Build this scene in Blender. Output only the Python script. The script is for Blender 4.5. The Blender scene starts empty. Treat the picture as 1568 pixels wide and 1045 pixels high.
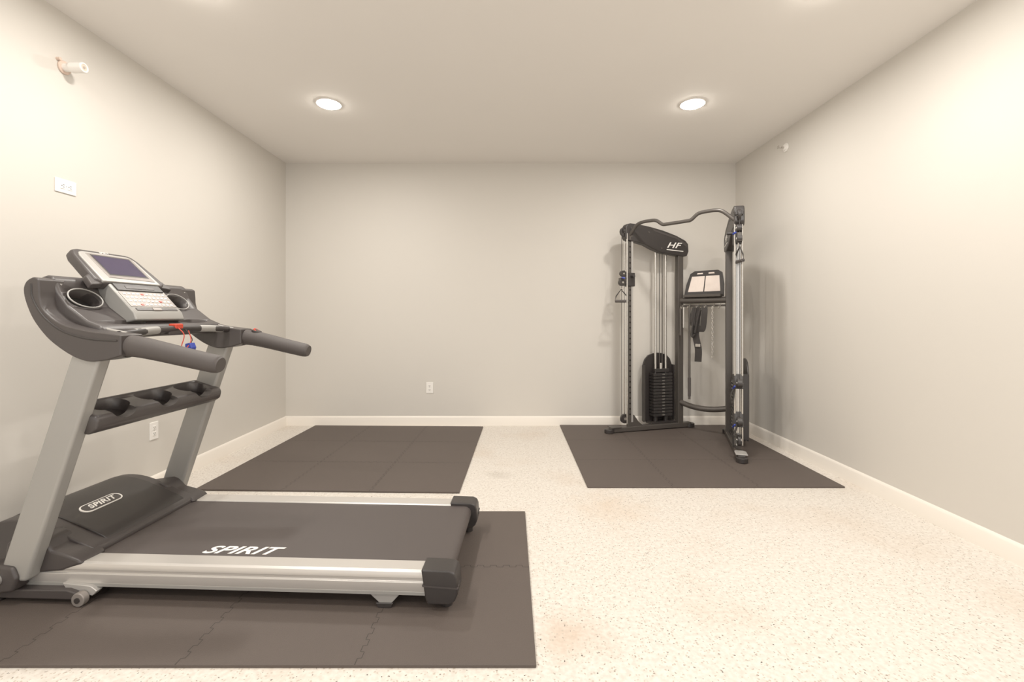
import bpy, bmesh, math, random
from mathutils import Vector, Matrix
random.seed(4)
scene = bpy.context.scene
scene.view_settings.view_transform = 'Standard'
scene.view_settings.look = 'None'
scene.view_settings.gamma = 1.15

# ---------------------------------------------------------------- materials
def lin(c):
    out = []
    for v in c:
        v = v / 255.0
        out.append(v / 12.92 if v <= 0.04045 else ((v + 0.055) / 1.055) ** 2.4)
    return (out[0], out[1], out[2], 1.0)

def mat(name, col, rough=0.5, metal=0.0, bump=0.0, bscale=200.0, var=0.0, vscale=3.0, emit=None, estr=0.0, spec=0.5):
    m = bpy.data.materials.new(name); m.use_nodes = True
    nt = m.node_tree; b = nt.nodes['Principled BSDF']
    b.inputs['Base Color'].default_value = lin(col)
    b.inputs['Roughness'].default_value = rough
    b.inputs['Metallic'].default_value = metal
    b.inputs['Specular IOR Level'].default_value = spec
    if emit:
        b.inputs['Emission Color'].default_value = lin(emit)
        b.inputs['Emission Strength'].default_value = estr
    tc = nt.nodes.new('ShaderNodeTexCoord')
    if var > 0:
        n = nt.nodes.new('ShaderNodeTexNoise'); n.inputs['Scale'].default_value = vscale
        n.inputs['Detail'].default_value = 4
        nt.links.new(tc.outputs['Object'], n.inputs['Vector'])
        mx = nt.nodes.new('ShaderNodeMix'); mx.data_type = 'RGBA'
        c = lin(col)
        mx.inputs[6].default_value = (c[0]*(1-var), c[1]*(1-var), c[2]*(1-var), 1)
        mx.inputs[7].default_value = (min(1, c[0]*(1+var)), min(1, c[1]*(1+var)), min(1, c[2]*(1+var)), 1)
        nt.links.new(n.outputs['Fac'], mx.inputs[0])
        nt.links.new(mx.outputs[2], b.inputs['Base Color'])
    if bump > 0:
        n2 = nt.nodes.new('ShaderNodeTexNoise'); n2.inputs['Scale'].default_value = bscale
        nt.links.new(tc.outputs['Object'], n2.inputs['Vector'])
        bp = nt.nodes.new('ShaderNodeBump'); bp.inputs['Strength'].default_value = bump
        bp.inputs['Distance'].default_value = 0.002
        nt.links.new(n2.outputs['Fac'], bp.inputs['Height'])
        nt.links.new(bp.outputs['Normal'], b.inputs['Normal'])
    return m

M = {}
M['wall'] = mat('wall_paint', (204, 199, 191), 0.55, bump=0.08, bscale=120, var=0.015, vscale=1.2, spec=0.3)
M['ceil'] = mat('ceiling_paint', (231, 227, 222), 0.8, bump=0.05, bscale=150, var=0.01, spec=0.2)
M['base'] = mat('baseboard_paint', (236, 229, 219), 0.4, var=0.01)
M['foam'] = mat('foam_mat', (80, 71, 66), 0.62, bump=0.5, bscale=260, var=0.06, vscale=2.5, spec=0.35)
M['seam'] = mat('foam_seam', (42, 37, 34), 0.8, var=0.05)
M['black'] = mat('black_plastic', (44, 40, 39), 0.42, bump=0.1, bscale=500, var=0.05)
M['dark'] = mat('charcoal_plastic', (61, 56, 55), 0.40, bump=0.12, bscale=600, var=0.05)
M['rubber'] = mat('rubber_grip', (65, 59, 57), 0.6, bump=0.2, bscale=700, var=0.04)
M['belt'] = mat('tread_belt', (69, 62, 60), 0.55, bump=0.3, bscale=500, var=0.05, vscale=6)
M['silver'] = mat('silver_paint', (178, 175, 171), 0.38, 0.35, var=0.03)
M['keypad'] = mat('keypad_silver', (138, 131, 126), 0.42, 0.3, var=0.03)
M['upright'] = mat('upright_silver', (156, 154, 150), 0.42, 0.3, var=0.02)
M['alu'] = mat('brushed_aluminium', (208, 204, 199), 0.35, 0.55, var=0.02)
M['white'] = mat('white_plastic', (236, 232, 226), 0.4, var=0.01)
M['label'] = mat('white_print', (240, 236, 230), 0.5, var=0.01)
M['screen'] = mat('lcd_screen', (60, 53, 76), 0.18, var=0.15, vscale=8)
M['red'] = mat('red_plastic', (200, 62, 40), 0.4, var=0.03)
M['blue'] = mat('blue_clip', (40, 58, 150), 0.4, var=0.03)
M['steel'] = mat('gunmetal_steel', (78, 73, 69), 0.38, 0.25, var=0.04)
M['chrome'] = mat('chrome', (205, 201, 195), 0.22, 0.85, var=0.02)
M['iron'] = mat('weight_iron', (42, 39, 38), 0.5, var=0.06)
M['strap'] = mat('nylon_strap', (44, 40, 38), 0.8, bump=0.3, bscale=400, var=0.1)
M['hole'] = mat('dark_hole', (22, 20, 19), 0.9, var=0.05)
M['rust'] = mat('stained_collar', (208, 184, 168), 0.7, var=0.25, vscale=40)
M['paper'] = mat('instruction_sheet', (228, 214, 204), 0.6, var=0.06, vscale=30)
M['lens'] = mat('lamp_lens', (255, 250, 240), 0.5, emit=(255, 246, 232), estr=60.0, var=0.001)

def floor_material():
    m = bpy.data.materials.new('speckled_terrazzo'); m.use_nodes = True
    nt = m.node_tree; N = nt.nodes; L = nt.links; b = N['Principled BSDF']
    tc = N.new('ShaderNodeTexCoord')
    def noise(s, d=3):
        n = N.new('ShaderNodeTexNoise'); n.inputs['Scale'].default_value = s; n.inputs['Detail'].default_value = d
        L.new(tc.outputs['Object'], n.inputs['Vector']); return n
    def mix(fac, a, c):
        x = N.new('ShaderNodeMix'); x.data_type = 'RGBA'
        L.new(fac, x.inputs[0])
        if isinstance(a, tuple): x.inputs[6].default_value = a
        else: L.new(a, x.inputs[6])
        x.inputs[7].default_value = c
        return x.outputs[2]
    def ramp(src, p0, p1, v0=0.0, v1=1.0):
        r = N.new('ShaderNodeMapRange'); r.inputs['From Min'].default_value = p0; r.inputs['From Max'].default_value = p1
        r.inputs['To Min'].default_value = v0; r.inputs['To Max'].default_value = v1
        L.new(src, r.inputs['Value']); return r.outputs['Result']
    def patch(x, y, rad):
        vm = N.new('ShaderNodeVectorMath'); vm.operation = 'DISTANCE'
        L.new(tc.outputs['Object'], vm.inputs[0]); vm.inputs[1].default_value = (x, y, 0)
        nz = noise(9, 6)
        ad = N.new('ShaderNodeMath'); ad.operation = 'MULTIPLY_ADD'
        L.new(nz.outputs['Fac'], ad.inputs[0]); ad.inputs[1].default_value = rad*1.6
        L.new(vm.outputs['Value'], ad.inputs[2])
        return ramp(ad.outputs[0], rad*0.7, rad*1.9, 0.5, 0.0)
    n1 = noise(55, 5)
    col = mix(ramp(n1.outputs['Fac'], 0.35, 0.65), lin((205, 197, 187)), lin((222, 216, 207)))
    n4 = noise(1.7, 5)
    col = mix(ramp(n4.outputs['Fac'], 0.54, 0.78, 0.0, 0.45), col, lin((196, 174, 152)))
    col = mix(patch(0.24, 1.72, 0.16), col, lin((186, 156, 130)))
    col = mix(patch(-0.08, 3.45, 0.10), col, lin((160, 150, 138)))
    col = mix(patch(0.62, 2.85, 0.30), col, lin((204, 182, 158)))
    def flecks(scale, thr, rnd, c):
        v = N.new('ShaderNodeTexVoronoi'); v.inputs['Scale'].default_value = scale
        wob = noise(scale * 1.3, 2)
        vm = N.new('ShaderNodeVectorMath'); vm.operation = 'MULTIPLY_ADD'
        L.new(wob.outputs['Color'], vm.inputs[0]); vm.inputs[1].default_value = (0.9/scale,)*3
        L.new(tc.outputs['Object'], vm.inputs[2]); L.new(vm.outputs[0], v.inputs['Vector'])
        d = N.new('ShaderNodeMath'); d.operation = 'LESS_THAN'; d.inputs[1].default_value = thr
        L.new(v.outputs['Distance'], d.inputs[0])
        sp = N.new('ShaderNodeSeparateColor'); L.new(v.outputs['Color'], sp.inputs[0])
        g = N.new('ShaderNodeMath'); g.operation = 'LESS_THAN'; g.inputs[1].default_value = rnd
        L.new(sp.outputs[0], g.inputs[0])
        mm = N.new('ShaderNodeMath'); mm.operation = 'MULTIPLY'
        L.new(d.outputs[0], mm.inputs[0]); L.new(g.outputs[0], mm.inputs[1])
        return mix(mm.outputs[0], col, c)
    col = flecks(95, 0.34, 0.30, lin((184, 172, 158)))
    col = flecks(70, 0.23, 0.15, lin((140, 128, 116)))
    col = flecks(78, 0.20, 0.10, lin((80, 72, 66)))
    L.new(col, b.inputs['Base Color'])
    b.inputs['Roughness'].default_value = 0.42
    bp = N.new('ShaderNodeBump'); bp.inputs['Strength'].default_value = 0.12; bp.inputs['Distance'].default_value = 0.002
    L.new(n1.outputs['Fac'], bp.inputs['Height']); L.new(bp.outputs['Normal'], b.inputs['Normal'])
    return m
M['floor'] = floor_material()

# ---------------------------------------------------------------- helpers
def empty(name, loc=(0, 0, 0), rz=0.0):
    e = bpy.data.objects.new(name, None); e.empty_display_size = 0.1
    e.location = loc; e.rotation_euler = (0, 0, rz)
    scene.collection.objects.link(e); return e

def finish(name, me, parent, material, bevel=0.0, seg=2, smooth=True, ang=35):
    me.name = name
    if material is not None:
        me.materials.clear(); me.materials.append(M[material] if isinstance(material, str) else material)
    if smooth:
        for p in me.polygons: p.use_smooth = True
        me.set_sharp_from_angle(angle=math.radians(ang))
    ob = bpy.data.objects.new(name, me); scene.collection.objects.link(ob)
    if parent is not None: ob.parent = parent
    if bevel > 0:
        md = ob.modifiers.new('bevel', 'BEVEL'); md.width = bevel; md.segments = seg
        md.limit_method = 'ANGLE'; md.angle_limit = math.radians(30); md.harden_normals = True
    return ob

def from_data(name, verts, faces, parent, material, **k):
    me = bpy.data.meshes.new(name); me.from_pydata([tuple(v) for v in verts], [], faces)
    bm = bmesh.new(); bm.from_mesh(me); bmesh.ops.recalc_face_normals(bm, faces=bm.faces); bm.to_mesh(me); bm.free()
    return finish(name, me, parent, material, **k)

def box(name, parent, lo, hi, material, bevel=0.0, **k):
    x0, y0, z0 = lo; x1, y1, z1 = hi
    v = [(x0,y0,z0),(x1,y0,z0),(x1,y1,z0),(x0,y1,z0),(x0,y0,z1),(x1,y0,z1),(x1,y1,z1),(x0,y1,z1)]
    f = [(0,3,2,1),(4,5,6,7),(0,1,5,4),(1,2,6,5),(2,3,7,6),(3,0,4,7)]
    return from_data(name, v, f, parent, material, bevel=bevel, **k)

def prism(name, parent, pts, fn, a, b, material, bevel=0.0, **k):
    n = len(pts)
    v = [fn(p, a) for p in pts] + [fn(p, b) for p in pts]
    f = [tuple(range(n)), tuple(range(2*n-1, n-1, -1))]
    for i in range(n):
        j = (i+1) % n
        f.append((i, i+n, j+n, j))
    return from_data(name, v, f, parent, material, bevel=bevel, **k)

def smooth_path(pts, n=8):
    pts = [Vector(p) for p in pts]
    if len(pts) < 3: return pts
    out = []
    P = [pts[0]*2-pts[1]] + pts + [pts[-1]*2-pts[-2]]
    for i in range(1, len(P)-2):
        p0, p1, p2, p3 = P[i-1], P[i], P[i+1], P[i+2]
        for k in range(n):
            t = k/n
            out.append(0.5*((2*p1)+(-p0+p2)*t+(2*p0-5*p1+4*p2-p3)*t*t+(-p0+3*p1-3*p2+p3)*t**3))
    out.append(pts[-1]); return out

def sm2(pts, n=4):
    return [(p.x, p.y) for p in smooth_path([Vector((a, b)) for a, b in pts], n)]

def tube(name, parent, pts, r, material, smooth=False, seg=12, closed=False, n=8, rx=None, up=(0,0,1)):
    base = [Vector(p) for p in pts]
    path = smooth_path(base, n) if smooth else base
    m = len(path)
    if isinstance(r, (list, tuple)):
        rr = []
        for i in range(m):
            t = i/(m-1)*(len(r)-1); k = min(int(t), len(r)-2); rr.append(r[k]+(r[k+1]-r[k])*(t-k))
    else: rr = [r]*m
    ratio = 1.0 if rx is None else rx
    verts = []; faces = []
    upv = Vector(up)
    for i in range(m):
        if closed: d = path[(i+1) % m]-path[(i-1) % m]
        elif i == 0: d = path[1]-path[0]
        elif i == m-1: d = path[-1]-path[-2]
        else: d = (path[i+1]-path[i]).normalized()+(path[i]-path[i-1]).normalized()
        d.normalize()
        u = upv if abs(d.dot(upv)) < 0.95 else Vector((1, 0, 0)) if abs(d.x) < 0.9 else Vector((0, 1, 0))
        s = d.cross(u).normalized(); w = s.cross(d).normalized()
        for k in range(seg):
            a = 2*math.pi*k/seg
            verts.append(path[i]+s*math.cos(a)*rr[i]*ratio+w*math.sin(a)*rr[i])
    for i in range(m if closed else m-1):
        j = (i+1) % m
        for k in range(seg):
            l = (k+1) % seg
            faces.append((i*seg+k, i*seg+l, j*seg+l, j*seg+k))
    if not closed:
        faces.append(tuple(range(seg-1, -1, -1))); faces.append(tuple((m-1)*seg+k for k in range(seg)))
    return from_data(name, verts, faces, parent, material, ang=50)

def cyl(name, parent, p0, p1, r, material, seg=24, bevel=0.0, r2=None):
    p0, p1 = Vector(p0), Vector(p1)
    d = (p1-p0).normalized()
    u = Vector((0,0,1)) if abs(d.z) < 0.9 else Vector((1,0,0))
    s = d.cross(u).normalized(); w = s.cross(d)
    r2 = r if r2 is None else r2
    v = []
    for p, q in ((p0, r), (p1, r2)):
        for k in range(seg):
            a = 2*math.pi*k/seg
            v.append(p+s*math.cos(a)*q+w*math.sin(a)*q)
    f = [tuple(range(seg)), tuple(range(2*seg-1, seg-1, -1))]
    for k in range(seg):
        l = (k+1) % seg; f.append((k, k+seg, l+seg, l))
    return from_data(name, v, f, parent, material, bevel=bevel, ang=40)

def ring(name, parent, c, normal, R, r, material, seg=32, ry=None, xdir=None):
    c = Vector(c); nrm = Vector(normal).normalized()
    x = Vector(xdir).normalized() if xdir else nrm.orthogonal().normalized()
    y = nrm.cross(x)
    ry = R if ry is None else ry
    pts = [c+x*math.cos(2*math.pi*i/seg)*R+y*math.sin(2*math.pi*i/seg)*ry for i in range(seg)]
    return tube(name, parent, pts, r, material, closed=True, seg=8, up=nrm)

def text(name, parent, body, size, origin, xd, yd, material, shear=0.0, off=0.0, ext=0.0006, sx=1.0):
    cu = bpy.data.curves.new(name, 'FONT'); cu.body = body; cu.size = size; cu.extrude = ext
    cu.shear = shear; cu.offset = off; cu.align_x = 'CENTER'; cu.align_y = 'CENTER'; cu.space_character = 1.06
    ob = bpy.data.objects.new(name+'_tmp', cu); scene.collection.objects.link(ob)
    bpy.context.view_layer.update()
    me = bpy.data.meshes.new_from_object(ob.evaluated_get(bpy.context.evaluated_depsgraph_get()))
    bpy.data.objects.remove(ob)
    X = Vector(xd).normalized(); Y = Vector(yd).normalized(); Z = X.cross(Y)
    mw = Matrix(((X.x*sx, Y.x, Z.x, origin[0]), (X.y*sx, Y.y, Z.y, origin[1]), (X.z*sx, Y.z, Z.z, origin[2]), (0, 0, 0, 1)))
    me.transform(mw)
    return finish(name, me, parent, material, smooth=False)

def boolean(ob, cutters):
    for c in cutters:
        md = ob.modifiers.new('cut', 'BOOLEAN'); md.operation = 'DIFFERENCE'; md.object = c; md.solver = 'EXACT'
    bpy.context.view_layer.update()
    me = bpy.data.meshes.new_from_object(ob.evaluated_get(bpy.context.evaluated_depsgraph_get()))
    ob.modifiers.clear(); old = ob.data; ob.data = me
    for p in me.polygons: p.use_smooth = True
    me.set_sharp_from_angle(angle=math.radians(35))
    for c in cutters: bpy.data.objects.remove(c)

XZ = lambda p, t: (p[0], t, p[1])
XY = lambda p, t: (p[0], p[1], t)
YZ = lambda p, t: (t, p[0], p[1])

# ---------------------------------------------------------------- room
W = 2.446; BY = 4.97; H = 2.854; FY = -1.8
box('floor', None, (-W-0.1, FY, -0.1), (W+0.1, BY+0.1, 0), 'floor')
box('ceiling', None, (-W-0.1, FY, H), (W+0.1, BY+0.1, H+0.1), 'ceil')
box('wall_back', None, (-W-0.1, BY, 0), (W+0.1, BY+0.1, H), 'wall')
box('wall_left', None, (-W-0.1, FY, 0), (-W, BY, H), 'wall')
box('wall_right', None, (W, FY, 0), (W+0.1, BY, H), 'wall')
bp = [(0, 0), (0.014, 0), (0.014, 0.085), (0.009, 0.097), (0.004, 0.103), (0, 0.103)]
prism('baseboard_back', None, [(BY-a, b) for a, b in bp], YZ, -W, W, 'base')
prism('baseboard_left', None, [(-W+a, b) for a, b in bp], lambda p, t: (p[0], t, p[1]), FY, BY-0.014, 'base')
prism('baseboard_right', None, [(W-a, b) for a, b in bp], lambda p, t: (p[0], t, p[1]), FY, BY-0.014, 'base')

# downlights
def downlight(x, y, power):
    e = empty('recessed_light', (x, y, H))
    ring('trim_ring', e, (0, 0, -0.003), (0, 0, 1), 0.092, 0.005, 'white', seg=40)
    V = []; F = []; R = 0.086; seg = 40; rings = 6
    for j in range(rings):
        a = math.pi/2*j/rings
        for k in range(seg):
            t = 2*math.pi*k/seg
            V.append((R*math.cos(a)*math.cos(t), R*math.cos(a)*math.sin(t), -0.002-0.026*math.sin(a)))
    V.append((0, 0, -0.028))
    for j in range(rings-1):
        for k in range(seg):
            l = (k+1) % seg
            F.append((j*seg+k, j*seg+l, (j+1)*seg+l, (j+1)*seg+k))
    for k in range(seg): F.append(((rings-1)*seg+k, (rings-1)*seg+(k+1) % seg, len(V)-1))
    F.append(tuple(range(seg)))
    from_data('lens', V, F, e, 'lens', ang=60)
    ld = bpy.data.lights.new('lamp', 'AREA'); ld.shape = 'DISK'; ld.size = 0.13; ld.energy = power
    ld.color = (1.0, 0.945, 0.875)
    lo = bpy.data.objects.new('lamp', ld); scene.collection.objects.link(lo); lo.parent = e
    lo.location = (0, 0, -0.030)
for x, y in ((1.42, 3.57), (1.58, 2.28), (1.58, 0.95), (1.5, -0.6)):
    for s in (-1, 1):
        downlight(s*x, y, 18.5)

# outlets
def outlet(pos, normal, horizontal=False):
    n = Vector(normal)
    e = empty('wall_outlet', pos)
    upv = Vector((0, 0, 1)); side = upv.cross(n)
    a, b = (side, upv) if not horizontal else (upv, side)
    def slab(nm, ca, cb, wa, wb, d0, d1, m, bev):
        c = a*ca+b*cb
        pts = [(-wa, -wb), (wa, -wb), (wa, wb), (-wa, wb)]
        prism(nm, e, pts, lambda p, t: c+a*p[0]+b*p[1]+n*t, d0, d1, m, bevel=bev)
    slab('plate', 0, 0, 0.038, 0.060, 0, 0.006, 'white', 0.003)
    for s in (-1, 1):
        slab('receptacle', 0, s*0.020, 0.016, 0.014, 0.005, 0.0085, 'white', 0.004)
        for q in (-1, 1):
            slab('slot', q*0.006, s*0.020+0.003, 0.0016, 0.0045, 0.008, 0.0088, 'hole', 0)
        slab('ground', 0, s*0.020-0.007, 0.0024, 0.0024, 0.008, 0.0088, 'hole', 0)
    slab('screw', 0, 0, 0.002, 0.002, 0.006, 0.0072, 'chrome', 0)
outlet((-W, 2.51, 1.906), (1, 0, 0), True)
outlet((-W, 3.13, 0.409), (1, 0, 0))
outlet((-0.88, BY, 0.412), (0, -1, 0))

# capped pipe on left wall
e = empty('wall_mounted_pipe_cap', (-W, 2.50, 2.555))
cyl('collar', e, (0, 0, 0), (0.010, 0, 0), 0.036, 'rust', bevel=0.003)
cyl('pipe', e, (0.0, 0, 0), (0.060, 0, 0), 0.021, 'white')
cyl('coupling', e, (0.045, 0, 0), (0.112, 0, 0), 0.027, 'white', bevel=0.003)
ring('coupling_rim', e, (0.112, 0, 0), (1, 0, 0), 0.022, 0.0045, 'white')
cyl('opening', e, (0.105, 0, 0), (0.1132, 0, 0), 0.017, 'rust')
cyl('plug', e, (0.11, 0, 0), (0.116, 0, 0), 0.007, 'chrome')
cyl('collar_screw', e, (0.0, -0.036, 0.030), (0.02, -0.036, 0.030), 0.008, 'rust')

# sidewall sprinkler
e = empty('fire_sprinkler', (W, 4.057, 2.69))
cyl('escutcheon', e, (0, 0, 0), (-0.010, 0, 0), 0.038, 'white', bevel=0.003)
cyl('escutcheon_cup', e, (-0.008, 0, 0), (-0.022, 0, 0), 0.024, 'white', bevel=0.003)
cyl('nozzle', e, (-0.02, 0, 0), (-0.045, 0, 0), 0.009, 'chrome')
for s in (-1, 1):
    tube('frame_arm', e, [(-0.035, 0, 0), (-0.045, s*0.014, 0), (-0.062, s*0.012, 0), (-0.07, 0, 0)], 0.0025, 'chrome', smooth=True)
box('deflector', e, (-0.073, -0.014, -0.010), (-0.070, 0.014, 0.016), 'chrome', 0.001)

# ---------------------------------------------------------------- foam mats
def foam_mat(x1, y0, nx, ny, T=0.61, rz=0.0):
    w, h = nx*T, ny*T
    e = empty('foam_floor_mat', (x1, y0, 0), rz)
    box('mat_body', e, (-w, 0, 0), (0, h, 0.012), 'foam', 0.003)
    def seam(p0, p1, nm):
        p0, p1 = Vector(p0), Vector(p1); L = (p1-p0).length; d = (p1-p0)/L; s = Vector((-d.y, d.x, 0))
        pitch = T/20; a = 0.007; pts = []; k = 0; x = 0.0
        while x < L-1e-4:
            sg = a if k % 2 == 0 else -a
            pts.append(p0+d*x+s*sg); pts.append(p0+d*min(L, x+pitch-0.002)+s*sg)
            x += pitch; k += 1
        V = []; F = []
        wd = 0.0016
        for i, p in enumerate(pts):
            if i == 0: t = pts[1]-p
            elif i == len(pts)-1: t = p-pts[i-1]
            else: t = (pts[i+1]-p).normalized()+(p-pts[i-1]).normalized()
            t.normalize(); q = Vector((-t.y, t.x, 0))
            V += [p+q*wd, p-q*wd]
        for i in range(len(pts)-1): F.append((2*i, 2*i+1, 2*i+3, 2*i+2))
        from_data(nm, V, F, e, 'seam', smooth=False)
    z = 0.0124
    for i in range(1, nx): seam((-i*T, 0, z), (-i*T, h, z), 'seam_line')
    for j in range(1, ny): seam((-w, j*T, z), (0, j*T, z), 'seam_line')
    return e
m1 = foam_mat(0.087, 1.552, 4, 2)
m2 = foam_mat(-0.345, 3.07, 3, 3, 0.605, math.radians(-1.6))
m3 = foam_mat(2.318, 3.168, 3, 3, 0.595)

# ---------------------------------------------------------------- treadmill
T = empty('treadmill', (-0.214, 1.83, 0.0125), math.radians(-2.6))
DW = 0.74
prof = [(0.004,0.060),(0.070,0.060),(0.088,0.075),(0.088,0.150),(0.084,0.155),(0.012,0.158),(0.003,0.152),(0.0,0.142),(0.0,0.128),(0.006,0.125),(0.006,0.114),(0.0,0.111),(0.0,0.068)]
for nm, f in (('side_rail_near', lambda y: y), ('side_rail_far', lambda y: DW-y)):
    prism(nm, T, [(f(a), b) for a, b in prof], YZ, -1.86, -0.12, 'alu', bevel=0.0015)
box('rail_strip_near', T, (-1.86, -0.001, 0.060), (-0.12, 0.01, 0.074), 'upright', 0.001)
bpts = [(-1.66, 0.150), (-0.065, 0.150)]
for i in range(1, 9):
    a = math.pi/2 - math.pi*i/8
    bpts.append((-0.065+0.036*math.cos(a), 0.114+0.036*math.sin(a)))
bpts += [(-1.66, 0.078)]
prism('running_belt', T, bpts, XZ, 0.092, DW-0.092, 'belt')
text('belt_logo', T, 'SPIRIT', 0.086, (-0.985, 0.138, 0.1508), (1, 0, 0), (0, 1, 0), 'label', shear=0.38, off=0.002, ext=0.0004, sx=1.32)
box('under_frame', T, (-1.8, 0.10, 0.035), (-0.2, DW-0.10, 0.085), 'black', 0.01)
for nm, s, o in (('end_cap_near', 1, 0), ('end_cap_far', -1, DW)):
    f = lambda p, t, s=s, o=o: (p[0], o+s*t, p[1])
    pf = [(-0.145,0.168),(-0.03,0.166),(-0.008,0.156),(0.0,0.135),(0.004,0.075),(-0.008,0.045),(-0.03,0.030),(-0.118,0.030),(-0.128,0.05)]
    prism(nm, T, pf, f, -0.010, 0.092, 'black', bevel=0.007, seg=3)
    prism(nm+'_band', T, [(-0.14,0.108),(0.006,0.100),(0.006,0.094),(-0.138,0.102)], f, -0.0125, 0.05, 'dark')
    cyl(nm+'_foot', T, (-0.05, o+s*0.05, 0.0), (-0.05, o+s*0.05, 0.035), 0.024, 'black')
    prism(nm+'_bracket', T, [(-0.37,0.062),(-0.23,0.062),(-0.27,0.018),(-0.32,0.018)], f, 0.012, 0.07, 'silver', bevel=0.003)
    prism(nm+'_pad', T, [(-0.335,0.020),(-0.262,0.020),(-0.272,0.0),(-0.325,0.0)], f, 0.008, 0.075, 'black', bevel=0.003)
box('rear_crossbar', T, (-0.10, 0.09, 0.05), (-0.07, DW-0.09, 0.075), 'black', 0.004)
# motor hood
hp = sm2([(-1.585,0.158),(-1.60,0.178),(-1.66,0.203),(-1.75,0.240),(-1.84,0.274),(-1.92,0.290),(-2.0,0.288),(-2.07,0.262),(-2.115,0.20),(-2.12,0.10)], 3)+[(-2.12,0.08),(-1.60,0.08)]
prism('motor_hood', T, hp, XZ, 0.075, DW-0.075, 'dark', bevel=0.010, seg=3)
hp2 = sm2([(-1.60,0.160),(-1.625,0.197),(-1.75,0.249),(-1.85,0.284),(-1.93,0.298),(-2.0,0.295),(-2.06,0.27)], 3)+[(-2.06,0.1),(-1.62,0.1)]
prism('hood_panel', T, hp2, XZ, 0.15, DW-0.13, 'black', bevel=0.006, seg=3)
sl = Vector((-0.10, 0, 0.035)).normalized(); nn = Vector((0, 1, 0)).cross(sl)
if nn.z < 0: nn = -nn
c = Vector((-1.805, 0.325, 0.2685))+nn*0.0035
def stadium(L, R, n=10):
    p = []
    for i in range(n+1):
        a = -math.pi/2+math.pi*i/n; p.append((L+R*math.cos(a), R*math.sin(a)))
    for i in range(n+1):
        a = math.pi/2+math.pi*i/n; p.append((-L+R*math.cos(a), R*math.sin(a)))
    return p
prism('hood_badge', T, stadium(0.072, 0.030), lambda p, t: c+Vector((0,1,0))*p[0]+sl*p[1]+nn*t, -0.004, 0.0012, 'label')
prism('hood_badge_inner', T, stadium(0.069, 0.026), lambda p, t: c+Vector((0,1,0))*p[0]+sl*p[1]+nn*t, 0.0, 0.0016, 'dark')
text('hood_badge_text', T, 'SPIRIT', 0.044, c+nn*0.0022, (0, 1, 0), sl, 'label', shear=0.3, off=0.001, ext=0.0004, sx=1.08)

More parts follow.
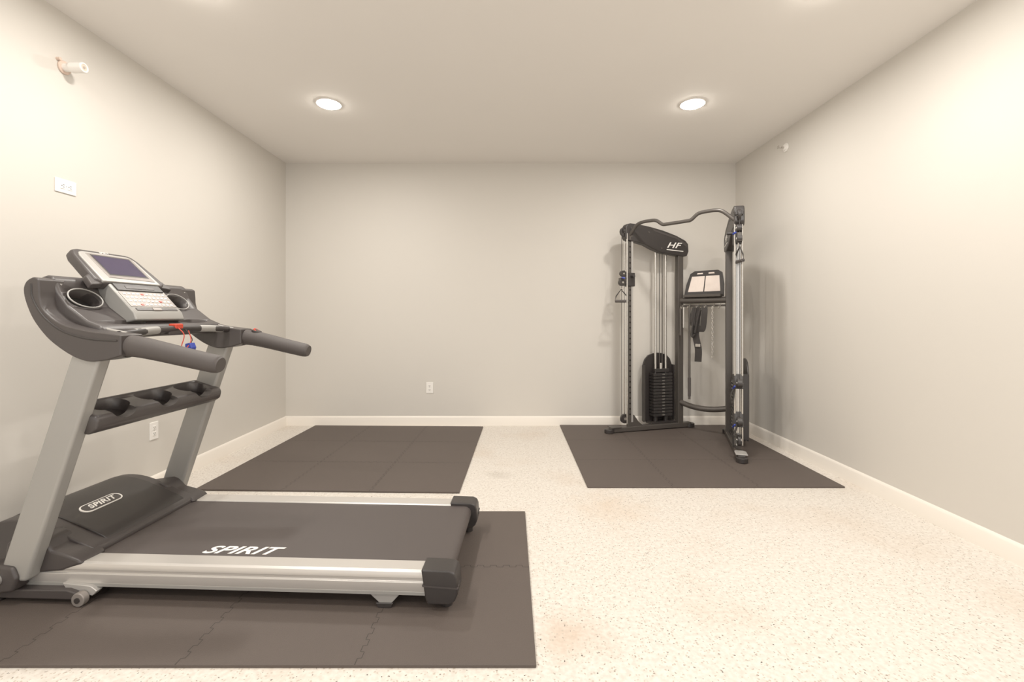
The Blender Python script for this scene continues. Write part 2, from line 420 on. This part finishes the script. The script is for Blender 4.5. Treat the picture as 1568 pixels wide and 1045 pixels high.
for nm, s, o in (('near', 1, 0.0), ('far', -1, DW)):
    f = lambda p, t, s=s, o=o: (p[0], o+s*t, p[1])
    up = [(-1.885, 0.10), (-1.757, 0.10), (-1.437, 1.03), (-1.565, 1.03)]
    prism('upright_'+nm, T, up, f, -0.052, 0.008, 'upright', bevel=0.014, seg=3)
    boot = [(-1.565,0.152),(-1.585,0.172),(-1.64,0.190),(-1.70,0.205),(-1.735,0.245),(-1.765,0.255),(-1.90,0.235),(-1.91,0.15),(-1.89,0.10),(-1.66,0.12)]
    prism('boot_'+nm, T, boot, f, -0.004, 0.11, 'dark', bevel=0.012, seg=3)
    brk = [(-1.80,0.165),(-1.78,0.12),(-1.80,0.065),(-1.92,0.05),(-1.97,0.08),(-1.96,0.15),(-1.90,0.175)]
    prism('hinge_cover_'+nm, T, brk, f, -0.066, 0.0, 'dark', bevel=0.012, seg=3)
    cyl('hinge_bolt_'+nm, T, f((-1.865, 0.115), -0.078), f((-1.865, 0.115), -0.06), 0.024, 'silver', bevel=0.004)
    cyl('hinge_bolt_cap_'+nm, T, f((-1.865, 0.115), -0.082), f((-1.865, 0.115), -0.07), 0.010, 'black')
    base = [(-2.02,0.022),(-1.58,0.022),(-1.56,0.05),(-1.60,0.062),(-1.80,0.06),(-2.02,0.075)]
    prism('base_frame_'+nm, T, base, f, -0.035, 0.03, 'dark', bevel=0.006)
    cyl('wheel_'+nm, T, f((-1.545, 0.028), -0.045), f((-1.545, 0.028), -0.018), 0.028, 'keypad', bevel=0.004)
    cyl('wheel_hub_'+nm, T, f((-1.545, 0.028), -0.049), f((-1.545, 0.028), -0.018), 0.011, 'black')
    prism('wheel_arm_'+nm, T, [(-1.62,0.05),(-1.51,0.03),(-1.49,0.050),(-1.52,0.070),(-1.64,0.08)], f, -0.016, 0.012, 'silver', bevel=0.003)
    cyl('leveling_foot_'+nm, T, f((-1.93, 0.0), -0.01), f((-1.93, 0.03), -0.01), 0.03, 'black', bevel=0.004)
    wing = [(-1.345,1.025)]+sm2([(-1.40,1.008),(-1.474,1.0),(-1.54,1.018),(-1.60,1.052),(-1.66,1.10),(-1.714,1.168),(-1.745,1.235),(-1.757,1.29),(-1.745,1.325),(-1.715,1.342),(-1.692,1.333)], 4) \
         + sm2([(-1.688,1.29),(-1.685,1.25),(-1.665,1.205),(-1.60,1.155),(-1.50,1.128),(-1.41,1.116),(-1.345,1.108)], 4)
    prism('wing_'+nm, T, wing, f, -0.062, 0.045, 'dark', bevel=0.020, seg=4)
    trim = [(-1.40,1.112),(-1.50,1.132),(-1.60,1.163),(-1.665,1.212),(-1.69,1.27),(-1.693,1.32)]
    tube('wing_trim_'+nm, T, [f(p, 0.026) for p in trim], 0.006, 'silver', smooth=True, seg=8)
    groove = [(-1.36,1.085),(-1.47,1.092),(-1.58,1.120),(-1.665,1.178),(-1.715,1.255),(-1.722,1.315)]
    tube('wing_groove_'+nm, T, [f(p, -0.061) for p in groove], 0.0045, 'black', smooth=True, seg=8)
    arm = [f((-1.40,1.062), -0.010), f((-1.32,1.058), -0.010), f((-1.22,1.038), -0.008), f((-1.10,1.010), -0.004), f((-1.0,0.988), 0.0), f((-0.975,0.983), 0.0)]
    tube('arm_'+nm, T, arm, [0.044,0.044,0.041,0.039,0.038,0.030], 'rubber', smooth=True, seg=20)
    cyl('arm_collar_'+nm, T, f((-1.372,1.062), -0.010), f((-1.352,1.060), -0.010), 0.0475, 'black', bevel=0.004)
    if nm == 'far':
        cyl('arm_button_'+nm, T, f((-1.29,1.085), -0.010), f((-1.286,1.100), -0.010), 0.027, 'black', bevel=0.003)
        cyl('arm_button_ring_'+nm, T, f((-1.29,1.096), -0.010), f((-1.2855,1.1015), -0.010), 0.018, 'red')
        cyl('arm_button_core_'+nm, T, f((-1.29,1.096), -0.010), f((-1.285,1.103), -0.010), 0.011, 'dark')
box('base_crossbar', T, (-2.01, 0.0, 0.028), (-1.96, DW, 0.07), 'black', 0.006)

# accessory tray between uprights with three pockets
tp = [(-1.665,0.705),(-1.535,0.690),(-1.500,0.712),(-1.492,0.745),(-1.500,0.768),(-1.57,0.792),(-1.65,0.815),(-1.668,0.80)]
tray = prism('accessory_tray', T, tp, XZ, -0.01, DW+0.01, 'dark', bevel=0.010, seg=3)
cut = []
tn = Vector((0.30, 0, 0.95)).normalized(); tt = Vector((0.95, 0, -0.30))
for i, yc in enumerate((0.125, 0.37, 0.615)):
    cc = Vector((-1.580, yc, 0.795))
    cut.append(prism('cut%d' % i, T, stadium(0.040, 0.052), lambda p, t, cc=cc: cc+Vector((0,1,0))*p[0]+tt*p[1]+tn*t, -0.055, 0.06, 'hole'))
    cut.append(prism('cutn%d' % i, T, [(0.060*math.cos(2*math.pi*k/20), 0.040*math.sin(2*math.pi*k/20)) for k in range(20)],
                     lambda p, t, yc=yc: (t, yc+p[0], 0.776+p[1]), -1.56, -1.45, 'hole'))
boolean(tray, cut)
for i, yc in enumerate((0.125, 0.37, 0.615)):
    cc = Vector((-1.580, yc, 0.795))
    prism('pocket_floor', T, stadium(0.039, 0.051), lambda p, t, cc=cc: cc+Vector((0,1,0))*p[0]+tt*p[1]+tn*t, -0.056, -0.052, 'black')

# console body
cb = [(-1.475,1.112),(-1.49,1.140),(-1.55,1.165),(-1.63,1.225),(-1.675,1.285),(-1.70,1.345),(-1.725,1.358),(-1.76,1.345),(-1.775,1.30),(-1.755,1.225),(-1.69,1.145),(-1.60,1.095),(-1.50,1.085)]
body = prism('console_body', T, cb, XZ, 0.0, DW, 'dark', bevel=0.012, seg=3)
cn = Vector((0.80, 0, 0.60)).normalized(); cs = Vector((-0.60, 0, 0.80))
cut = []
holders = []
ell = [(math.cos(2*math.pi*i/28), math.sin(2*math.pi*i/28)) for i in range(28)]
for yc in (0.085, 0.60):
    cc = Vector((-1.645, yc, 1.258))
    holders.append(cc)
    cut.append(prism('cut', T, ell, lambda p, t, cc=cc: cc+Vector((0,1,0))*p[0]*0.070+cs*p[1]*0.048+cn*t, -0.06, 0.08, 'hole'))
# two finger openings in the lower shelf either side of the safety key
for y0, y1 in ((0.07, 0.27), (0.47, 0.67)):
    oc = Vector((-1.528, (y0+y1)/2, 1.15))
    cut.append(prism('cut', T, ell, lambda p, t, oc=oc, h=(y1-y0)/2: oc+Vector((0,1,0))*p[0]*h+Vector((1,0,0))*p[1]*0.022+Vector((0,0,1))*t, -0.04, 0.05, 'hole'))
boolean(body, cut)
for cc in holders:
    ring('cup_holder_rim', T, cc+cn*0.006, cn, 0.073, 0.0030, 'upright', ry=0.051, xdir=(0, 1, 0))
    prism('cup_holder_base', T, ell, lambda p, t, cc=cc: cc+Vector((0,1,0))*p[0]*0.069+cs*p[1]*0.047+cn*t, -0.058, -0.052, 'hole')
# keypad panel
kp = [(-1.500,1.165),(-1.512,1.202),(-1.640,1.338),(-1.70,1.338),(-1.66,1.22),(-1.56,1.150)]
prism('keypad_panel', T, kp, XZ, 0.185, 0.475, 'upright', bevel=0.008, seg=3)
kd = Vector((-0.128, 0, 0.136)).normalized(); kn = Vector((0.728, 0, 0.685)).normalized()
k0 = Vector((-1.512, 0, 1.202))
def kslab(nm, y0, y1, a0, a1, h, m, bev=0.002):
    prism(nm, T, [(y0, a0), (y1, a0), (y1, a1), (y0, a1)], lambda p, t: k0+Vector((0,1,0))*p[0]+kd*p[1]+kn*t, 0.0, h, m, bevel=bev)
kslab('keypad_field', 0.196, 0.464, 0.034, 0.130, 0.002, 'keypad')
for r in range(4):
    for q in range(10):
        kslab('key', 0.210+q*0.0245, 0.224+q*0.0245, 0.042+r*0.023, 0.051+r*0.023, 0.0045, 'red' if (r, q) in ((0, 2), (1, 7), (3, 4)) else 'label', 0.001)
kslab('key_strip', 0.21, 0.45, 0.010, 0.026, 0.003, 'dark')
kslab('stop_button', 0.30, 0.35, 0.009, 0.027, 0.006, 'keypad')
kslab('display_window', 0.20, 0.46, 0.136, 0.180, 0.006, 'black')
kslab('display_window_strip', 0.25, 0.41, 0.146, 0.166, 0.008, 'dark')
# display head
dd = Vector((-0.165, 0, 0.155)).normalized(); dn = Vector((0.155, 0, 0.165)).normalized()
d0 = Vector((-1.632, 0.325, 1.335))
def dpt(p, t): return d0+Vector((0, 1, 0))*p[0]+dd*p[1]+dn*t
head = [(-0.160,-0.002),(0.165,-0.002),(0.195,0.02),(0.195,0.04),(0.172,0.19),(0.156,0.228),(0.125,0.238),(-0.125,0.238),(-0.156,0.228),(-0.172,0.19),(-0.190,0.04),(-0.190,0.02)]
prism('display_housing', T, head, dpt, -0.045, 0.002, 'dark', bevel=0.012, seg=3)
fr = [(-0.168,0.004),(0.150,0.004),(0.140,0.18),(0.126,0.206),(0.11,0.212),(-0.12,0.214),(-0.140,0.206),(-0.154,0.18)]
prism('display_frame', T, fr, dpt, -0.01, 0.008, 'silver', bevel=0.005, seg=3)
sc = [(-0.122,0.030),(0.130,0.022),(0.124,0.200),(-0.116,0.200)]
prism('display_bezel', T, sc, dpt, 0.0, 0.0105, 'keypad', bevel=0.003)
sc = [(-0.106,0.046),(0.110,0.046),(0.106,0.190),(-0.102,0.190)]
prism('display_screen_edge', T, sc, dpt, 0.0, 0.0112, 'black')
sc = [(-0.098,0.054),(0.102,0.054),(0.099,0.183),(-0.095,0.183)]
prism('display_screen', T, sc, dpt, 0.0, 0.0118, 'screen')
text('display_logo', T, 'SPIRIT', 0.018, dpt((0, 0.224), 0.0028), (0, 1, 0), dd, 'label', shear=0.3, ext=0.0003)
for s in (-1, 1):
    prism('speaker_fin', T, [(s*0.16+0.0, 0.0), (s*0.225, -0.01), (s*0.21, 0.05), (s*0.155, 0.09)], dpt, -0.035, -0.006, 'dark', bevel=0.006)
# heart-rate bar and shelf
hb = [(-1.43,0.02,1.105),(-1.425,0.10,1.112),(-1.445,0.22,1.118),(-1.455,0.37,1.12),(-1.445,0.52,1.118),(-1.425,0.64,1.112),(-1.43,0.72,1.105)]
tube('pulse_bar', T, hb, 0.017, 'black', smooth=True, seg=14)
tube('pulse_grip_near', T, [(-1.4265,0.09,1.111),(-1.437,0.17,1.1165),(-1.447,0.235,1.1185)], 0.0185, 'upright', seg=14)
tube('pulse_grip_far', T, [(-1.4265,0.65,1.111),(-1.437,0.57,1.1165),(-1.447,0.505,1.1185)], 0.0185, 'upright', seg=14)
box('pulse_mount', T, (-1.50, 0.30, 1.09), (-1.44, 0.44, 1.125), 'dark', 0.008)
box('safety_key', T, (-1.475, 0.335, 1.12), (-1.435, 0.385, 1.146), 'red', 0.006)
tube('safety_cord', T, [(-1.44,0.35,1.13),(-1.41,0.355,1.09),(-1.42,0.35,1.03),(-1.415,0.37,1.02),(-1.41,0.40,1.06),(-1.43,0.41,1.11)], 0.0022, 'red', smooth=True, seg=6)
tube('safety_cord_end', T, [(-1.44,0.40,1.12),(-1.412,0.41,1.07),(-1.418,0.405,1.04)], 0.0022, 'black', smooth=True, seg=6)
prism('safety_clip', T, [(-1.43,1.045),(-1.405,1.05),(-1.395,1.025),(-1.405,1.0),(-1.43,1.005)], XZ, 0.385, 0.42, 'blue', bevel=0.003)

# ---------------------------------------------------------------- functional trainer
G = empty('functional_trainer', (1.418, 4.135, 0.0125), math.radians(-46.4))
dx, dy = 0.463, 0.886
def tw(s):
    def P(u, o, z):
        x = -0.641+dx*u-dy*o; y = dy*u+dx*o
        return Vector((-s*x if s > 0 else x, y, z))
    return P
for nm, s in (('left', -1), ('right', 1)):
    P = tw(s)
    def uz(nm2, poly, o0, o1, m, bevel=0.0, **k):
        return prism(nm2+'_'+nm, G, poly, lambda p, t: P(p[0], t, p[1]), o0, o1, m, bevel=bevel, **k)
    def rbox(nm2, u0, u1, o0, o1, z0, z1, m, bevel=0.003):
        return uz(nm2, [(u0, z0), (u1, z0), (u1, z1), (u0, z1)], o0, o1, m, bevel)
    uz('foot_beam', [(0.02,0.008),(0.97,0.008),(0.97,0.055),(0.03,0.055)], -0.03, 0.03, 'steel', 0.006)
    for u in (0.02, 0.965):
        st = [(0.052*math.cos(2*math.pi*i/20), 0.045*math.sin(2*math.pi*i/20)) for i in range(20)]
        prism('foot_cap_'+nm, G, st, lambda p, t, u=u: P(u+p[0], p[1], t), 0.0, 0.042, 'black', bevel=0.006)
    prism('foot_plate_'+nm, G, [(0.0,-0.045),(0.10,-0.045),(0.12,-0.03),(0.12,0.03),(0.10,0.045),(0.0,0.045)], lambda p, t: P(p[0]+0.02, p[1], t), 0.055, 0.062, 'silver' if s > 0 else 'steel', bevel=0.002)
    rbox('front_column', 0.222, 0.272, -0.022, 0.022, 0.05, 2.05, 'steel', 0.004)
    rbox('front_column_face', 0.218, 0.223, -0.016, 0.016, 0.08, 2.02, 'chrome', 0.0)
    V = []; F = []
    z = 0.18
    while z < 1.95:
        for side in (-0.0226, 0.0226):
            b0 = len(V)
            for i in range(10):
                a = 2*math.pi*i/10; V.append(P(0.240+0.0095*math.cos(a), side, z+0.0095*math.sin(a)))
            F.append(tuple(range(b0, b0+10)))
        z += 0.055
    from_data('adjustment_holes_'+nm, V, F, G, 'hole', smooth=False)
    rbox('column_side_strip', 0.254, 0.2735, -0.024, -0.0215, 0.10, 1.95, 'silver', 0.0)
    cyl('slide_rod_'+nm, G, P(0.203, -0.028, 0.09), P(0.203, -0.028, 2.02), 0.008, 'chrome', seg=12)
    cyl('slide_rod_b_'+nm, G, P(0.203, 0.028, 0.09), P(0.203, 0.028, 2.02), 0.008, 'chrome', seg=12)
    rbox('top_cap', 0.16, 0.29, -0.032, 0.032, 2.03, 2.062, 'black', 0.006)
    for zz, uu in ((2.035, 0.185), (0.135, 0.19)):
        cyl('pulley_'+nm, G, P(uu, -0.012, zz), P(uu, 0.012, zz), 0.048, 'black', bevel=0.004)
        cyl('pulley_hub_'+nm, G, P(uu, -0.018, zz), P(uu, 0.018, zz), 0.014, 'chrome')
    hs = [(0.185,2.085),(0.20,2.112),(0.24,2.122),(0.33,2.118),(0.47,2.098),(0.62,2.068),(0.78,2.022),(0.89,1.975),(0.925,1.94),(0.93,1.86),(0.91,1.812),(0.86,1.803),(0.60,1.838),(0.50,1.872),(0.41,1.912),(0.30,1.935),(0.20,1.945),(0.18,1.98)]
    uz('head_shroud', hs, -0.035, 0.045, 'black', 0.010, seg=3)
    uz('head_trim', [(0.50,2.075),(0.78,2.005),(0.90,1.94),(0.905,1.90),(0.78,1.985),(0.50,2.055)], -0.037, 0.0, 'dark')
    for uu, zz in ((0.25, 2.07), (0.25, 1.99), (0.45, 2.04), (0.60, 1.88)):
        cyl('shroud_bolt_'+nm, G, P(uu, -0.034, zz), P(uu, -0.039, zz), 0.009, 'steel')
    xd = (P(1, 0, 0)-P(0, 0, 0)); xd = xd if s < 0 else -xd
    text('head_logo_'+nm, G, 'HF', 0.080, P(0.735, -0.0375, 1.915), xd, (0, 0, 1), 'label', shear=0.4, off=0.001, ext=0.0005, sx=1.6)
    prism('head_logo_bar_'+nm, G, [(0.66,1.867),(0.86,1.855),(0.86,1.862),(0.66,1.874)], lambda p, t: P(p[0], t, p[1]), -0.0375, -0.03, 'label')
    rbox('rear_column', 0.807, 0.867, -0.03, 0.03, 0.05, 1.84, 'steel', 0.005)
    for k, uu in enumerate((0.585, 0.71)):
        cyl('guide_rod_'+nm, G, P(uu, 0.055, 0.06), P(uu, 0.055, 1.86), 0.0125, 'chrome', seg=14)
    for uu, oo in ((0.632, 0.05), (0.664, 0.05)):
        cyl('cable_'+nm, G, P(uu, oo, 0.60), P(uu, oo, 1.86), 0.0045, 'steel', seg=8)
    cyl('front_cable_'+nm, G, P(0.158, 0.0, 0.15), P(0.158, 0.0, 2.03), 0.003, 'black', seg=8)
    rbox('stack_base', 0.50, 0.80, 0.0, 0.10, 0.05, 0.075, 'black')
    for q in (0.585, 0.71):
        cyl('stack_spring_'+nm, G, P(q, 0.055, 0.07), P(q, 0.055, 0.13), 0.024, 'black')
    z = 0.13
    for i in range(14):
        rbox('weight_plate', 0.535, 0.76, 0.005, 0.092, z, z+0.027, 'iron', 0.003)
        rbox('plate_label', 0.635, 0.665, 0.003, 0.01, z+0.009, z+0.022, 'chrome', 0.0)
        z += 0.0325
    rbox('stack_top', 0.56, 0.735, 0.02, 0.08, z, z+0.04, 'iron', 0.008)
    cyl('stack_stem_'+nm, G, P(0.648, 0.05, z), P(0.648, 0.05, z+0.10), 0.016, 'chrome')
    ar = [(0.470,0.06),(0.822,0.06),(0.828,0.40),(0.822,0.66),(0.80,0.72),(0.76,0.762),(0.70,0.782),(0.646,0.788),(0.59,0.782),(0.53,0.762),(0.49,0.72),(0.468,0.66),(0.462,0.40)]
    uz('stack_shroud', ar, 0.105, 0.122, 'black', 0.005, seg=3)
    for u0, u1 in ((0.462, 0.476), (0.814, 0.828)):
        uz('shroud_flange', [(u0,0.07),(u1,0.07),(u1,0.66),(u0,0.66)], 0.06, 0.118, 'black', 0.004)
    uz('lower_bracket', [(0.27,0.05),(0.40,0.05),(0.34,0.10),(0.29,0.17),(0.27,0.17)], -0.02, 0.02, 'steel', 0.003)
    cz = 1.55 if s < 0 else 1.86
    def carriage(cz):
        rbox('carriage', 0.200, 0.292, -0.036, 0.036, cz-0.07, cz+0.07, 'black', 0.008)
        cyl('carriage_knob_'+nm, G, P(0.25, -0.036, cz+0.03), P(0.25, -0.085, cz+0.03), 0.014, 'black', bevel=0.004)
        uz('swivel_arm', [(0.13,cz-0.055),(0.205,cz-0.035),(0.205,cz+0.035),(0.13,cz+0.015)], -0.018, 0.018, 'steel', 0.004)
        cyl('swivel_pulley_'+nm, G, P(0.160, -0.02, cz-0.03), P(0.160, 0.02, cz-0.03), 0.036, 'black', bevel=0.004)
        cyl('swivel_hub_'+nm, G, P(0.160, -0.024, cz-0.03), P(0.160, 0.024, cz-0.03), 0.010, 'chrome')
        cyl('swivel_pulley_b_'+nm, G, P(0.170, -0.02, cz+0.06), P(0.170, 0.02, cz+0.06), 0.032, 'black', bevel=0.004)
        cyl('swivel_hub_b_'+nm, G, P(0.170, -0.024, cz+0.06), P(0.170, 0.024, cz+0.06), 0.009, 'chrome')
    carriage(cz)
    hz = cz-0.10
    ring('carabiner_'+nm, G, P(0.155, -0.01, hz+0.015), P(0, 1, 0)-P(0, 0, 0), 0.010, 0.003, 'chrome', seg=16, ry=0.022)
    cyl('carabiner_sleeve_'+nm, G, P(0.14, -0.03, cz+0.02), P(0.17, -0.045, cz+0.01), 0.008, 'blue', bevel=0.002)
    tube('stirrup_'+nm, G, [P(0.15,0,hz),P(0.105,0.02,hz-0.07),P(0.095,0.02,hz-0.12),P(0.225,-0.02,hz-0.12),P(0.205,-0.02,hz-0.07)], 0.006, 'strap', closed=True, seg=8)
    cyl('stirrup_grip_'+nm, G, P(0.095,0.02,hz-0.12), P(0.225,-0.02,hz-0.12), 0.014, 'rubber')
P = tw(1)
for cz in (0.62, 0.30):
    prism('low_carriage', G, [(0.16,cz-0.05),(0.29,cz-0.06),(0.29,cz+0.06),(0.20,cz+0.07)], lambda p, t: P(p[0], t, p[1]), -0.036, 0.036, 'black', bevel=0.006)
    cyl('low_pulley', G, P(0.14, -0.02, cz), P(0.14, 0.02, cz), 0.038, 'black', bevel=0.004)
    cyl('low_hub', G, P(0.14, -0.024, cz), P(0.14, 0.024, cz), 0.010, 'chrome')
    cyl('low_clip', G, P(0.11, -0.04, cz-0.02), P(0.15, -0.05, cz-0.05), 0.007, 'blue', bevel=0.002)
tube('low_strap', G, [P(0.15,-0.03,0.60),P(0.12,-0.07,0.52),P(0.13,-0.06,0.44),P(0.17,-0.04,0.50),P(0.2,-0.03,0.58)], 0.006, 'strap', smooth=True, seg=8)
tube('low_handle_strap', G, [P(0.12,-0.02,0.28),P(0.08,-0.05,0.20),P(0.09,-0.05,0.10),P(0.15,-0.05,0.10),P(0.16,-0.04,0.20)], 0.008, 'strap', closed=True, seg=8)

bar = [(-0.526,0.20,1.985),(-0.50,0.19,2.01),(-0.42,0.175,2.085),(-0.36,0.17,2.105),(-0.28,0.17,2.108),(-0.205,0.17,2.10),(-0.14,0.17,2.055),(-0.09,0.17,2.05),(0.09,0.17,2.05),(0.14,0.17,2.055),(0.205,0.17,2.10),(0.28,0.17,2.108),(0.36,0.17,2.105),(0.42,0.175,2.085),(0.50,0.19,2.01),(0.526,0.20,1.985)]
tube('pull_up_bar', G, bar, 0.0165, 'steel', smooth=True, seg=14, n=5)
for s in (-1, 1):
    box('bar_bracket', G, (s*0.526-0.03, 0.185, 1.95), (s*0.526+0.03, 0.24, 2.04), 'steel', 0.004)
tube('mid_crossbeam', G, [(-0.25,0.741,1.34),(-0.08,0.741,1.34),(0.08,0.741,1.34),(0.25,0.741,1.34)], 0.032, 'steel', seg=16, rx=0.9)
tube('mid_crossbeam_lower', G, [(-0.25,0.735,1.285),(0.25,0.735,1.285)], 0.010, 'steel', seg=10)
tube('low_crossbeam', G, [(-0.25,0.741,0.275),(-0.12,0.72,0.25),(0,0.71,0.243),(0.12,0.72,0.25),(0.25,0.741,0.275)], 0.028, 'steel', smooth=True, seg=14)
ib = [(-0.205,1.375),(0.205,1.375),(0.195,1.50),(0.165,1.62),(0.12,1.648),(-0.12,1.648),(-0.165,1.62),(-0.195,1.50)]
prism('chart_board', G, ib, lambda p, t: (p[0], 0.745+(p[1]-1.375)*0.25+t, p[1]), 0, 0.012, 'black', bevel=0.003)
for s in (-1, 1):
    prism('chart_sheet', G, [(s*0.006,1.43),(s*0.165,1.43),(s*0.140,1.590),(s*0.006,1.590)], lambda p, t: (p[0], 0.745+(p[1]-1.375)*0.25+t, p[1]), -0.002, 0.0, 'paper')
    prism('chart_clip', G, [(s*0.03,1.612),(s*0.09,1.612),(s*0.085,1.626),(s*0.03,1.626)], lambda p, t: (p[0], 0.745+(p[1]-1.375)*0.25+t, p[1]), -0.002, 0.0, 'paper')
prism('chart_ledge', G, [(-0.19,1.372),(0.19,1.372),(0.19,1.40),(-0.19,1.40)], lambda p, t: (p[0], 0.70+t, p[1]), 0, 0.05, 'steel', bevel=0.004)
def hook(x):
    tube('hook', G, [(x,0.71,1.30),(x,0.68,1.27),(x,0.66,1.255),(x,0.65,1.28)], 0.004, 'chrome', smooth=True, seg=6)
for x in (-0.19, -0.12, -0.03, 0.05, 0.13, 0.19): hook(x)
cyl('hanging_bar_short', G, (-0.20, 0.66, 0.98), (-0.20, 0.66, 1.27), 0.010, 'steel')
cyl('hanging_bar_short_b', G, (-0.165, 0.66, 1.06), (-0.165, 0.66, 1.27), 0.009, 'chrome')
cyl('hanging_bar_long', G, (-0.105, 0.66, 0.33), (-0.105, 0.66, 1.27), 0.0115, 'steel')
cyl('hanging_bar_grip', G, (-0.105, 0.66, 0.36), (-0.105, 0.66, 0.55), 0.015, 'rubber')
def strap(nm, pts, w, m='strap'):
    pts = smooth_path(pts, 6); V = []; F = []
    for p in pts: V += [p+Vector((-w/2, 0, 0)), p+Vector((w/2, 0, 0)), p+Vector((w/2, 0.006, 0)), p+Vector((-w/2, 0.006, 0))]
    for i in range(len(pts)-1):
        a = 4*i; b = a+4
        for k in range(4): F.append((a+k, a+(k+1) % 4, b+(k+1) % 4, b+k))
    F.append((0, 1, 2, 3)); n = 4*(len(pts)-1); F.append((n, n+1, n+2, n+3))
    from_data(nm, V, F, G, m)
strap('hanging_belt', [(-0.03,0.655,1.27),(-0.02,0.64,1.15),(-0.035,0.645,1.0),(-0.005,0.64,0.85),(-0.01,0.645,0.72)], 0.07)
strap('hanging_belt_loop', [(0.05,0.655,1.27),(0.06,0.63,1.20),(0.045,0.63,1.06),(0.01,0.64,1.02),(-0.02,0.64,1.08),(-0.01,0.65,1.24)], 0.06)
strap('ankle_cuff', [(-0.05,0.655,1.26),(-0.06,0.63,1.16),(-0.05,0.63,1.08)], 0.05)
tube('rope_handle', G, [(0.02,0.625,1.26),(0.0,0.615,1.15),(-0.03,0.615,1.0),(-0.06,0.62,0.98),(-0.055,0.63,1.1),(-0.03,0.65,1.26)], 0.011, 'strap', smooth=True, seg=8)
box('belt_buckle', G, (-0.03, 0.628, 0.87), (0.02, 0.640, 0.90), 'chrome', 0.003)
z = 1.26; k = 0
while z > 0.76:
    nrm = (1, 0, 0) if k % 2 else (0, 1, 0)
    ring('chain_link', G, (0.13, 0.655, z), nrm, 0.0075, 0.0028, 'chrome', seg=12, ry=0.016, xdir=(0, 1, 0) if k % 2 else (1, 0, 0))
    z -= 0.024; k += 1

# ---------------------------------------------------------------- world + camera
w = bpy.data.worlds.new('room_ambient'); scene.world = w; w.use_nodes = True
bg = w.node_tree.nodes['Background']; bg.inputs[0].default_value = (1.0, 0.98, 0.96, 1); bg.inputs[1].default_value = 1.3
cd = bpy.data.cameras.new('camera'); cam = bpy.data.objects.new('camera', cd); scene.collection.objects.link(cam)
cd.sensor_width = 36; cd.lens = 700/1568*36
cam.location = (0, 0, 1.2); cam.rotation_euler = (math.radians(90), 0, 0)
cd.shift_y = -39.5/1568; cd.shift_x = 2/1568
cd.clip_start = 0.05
scene.camera = cam
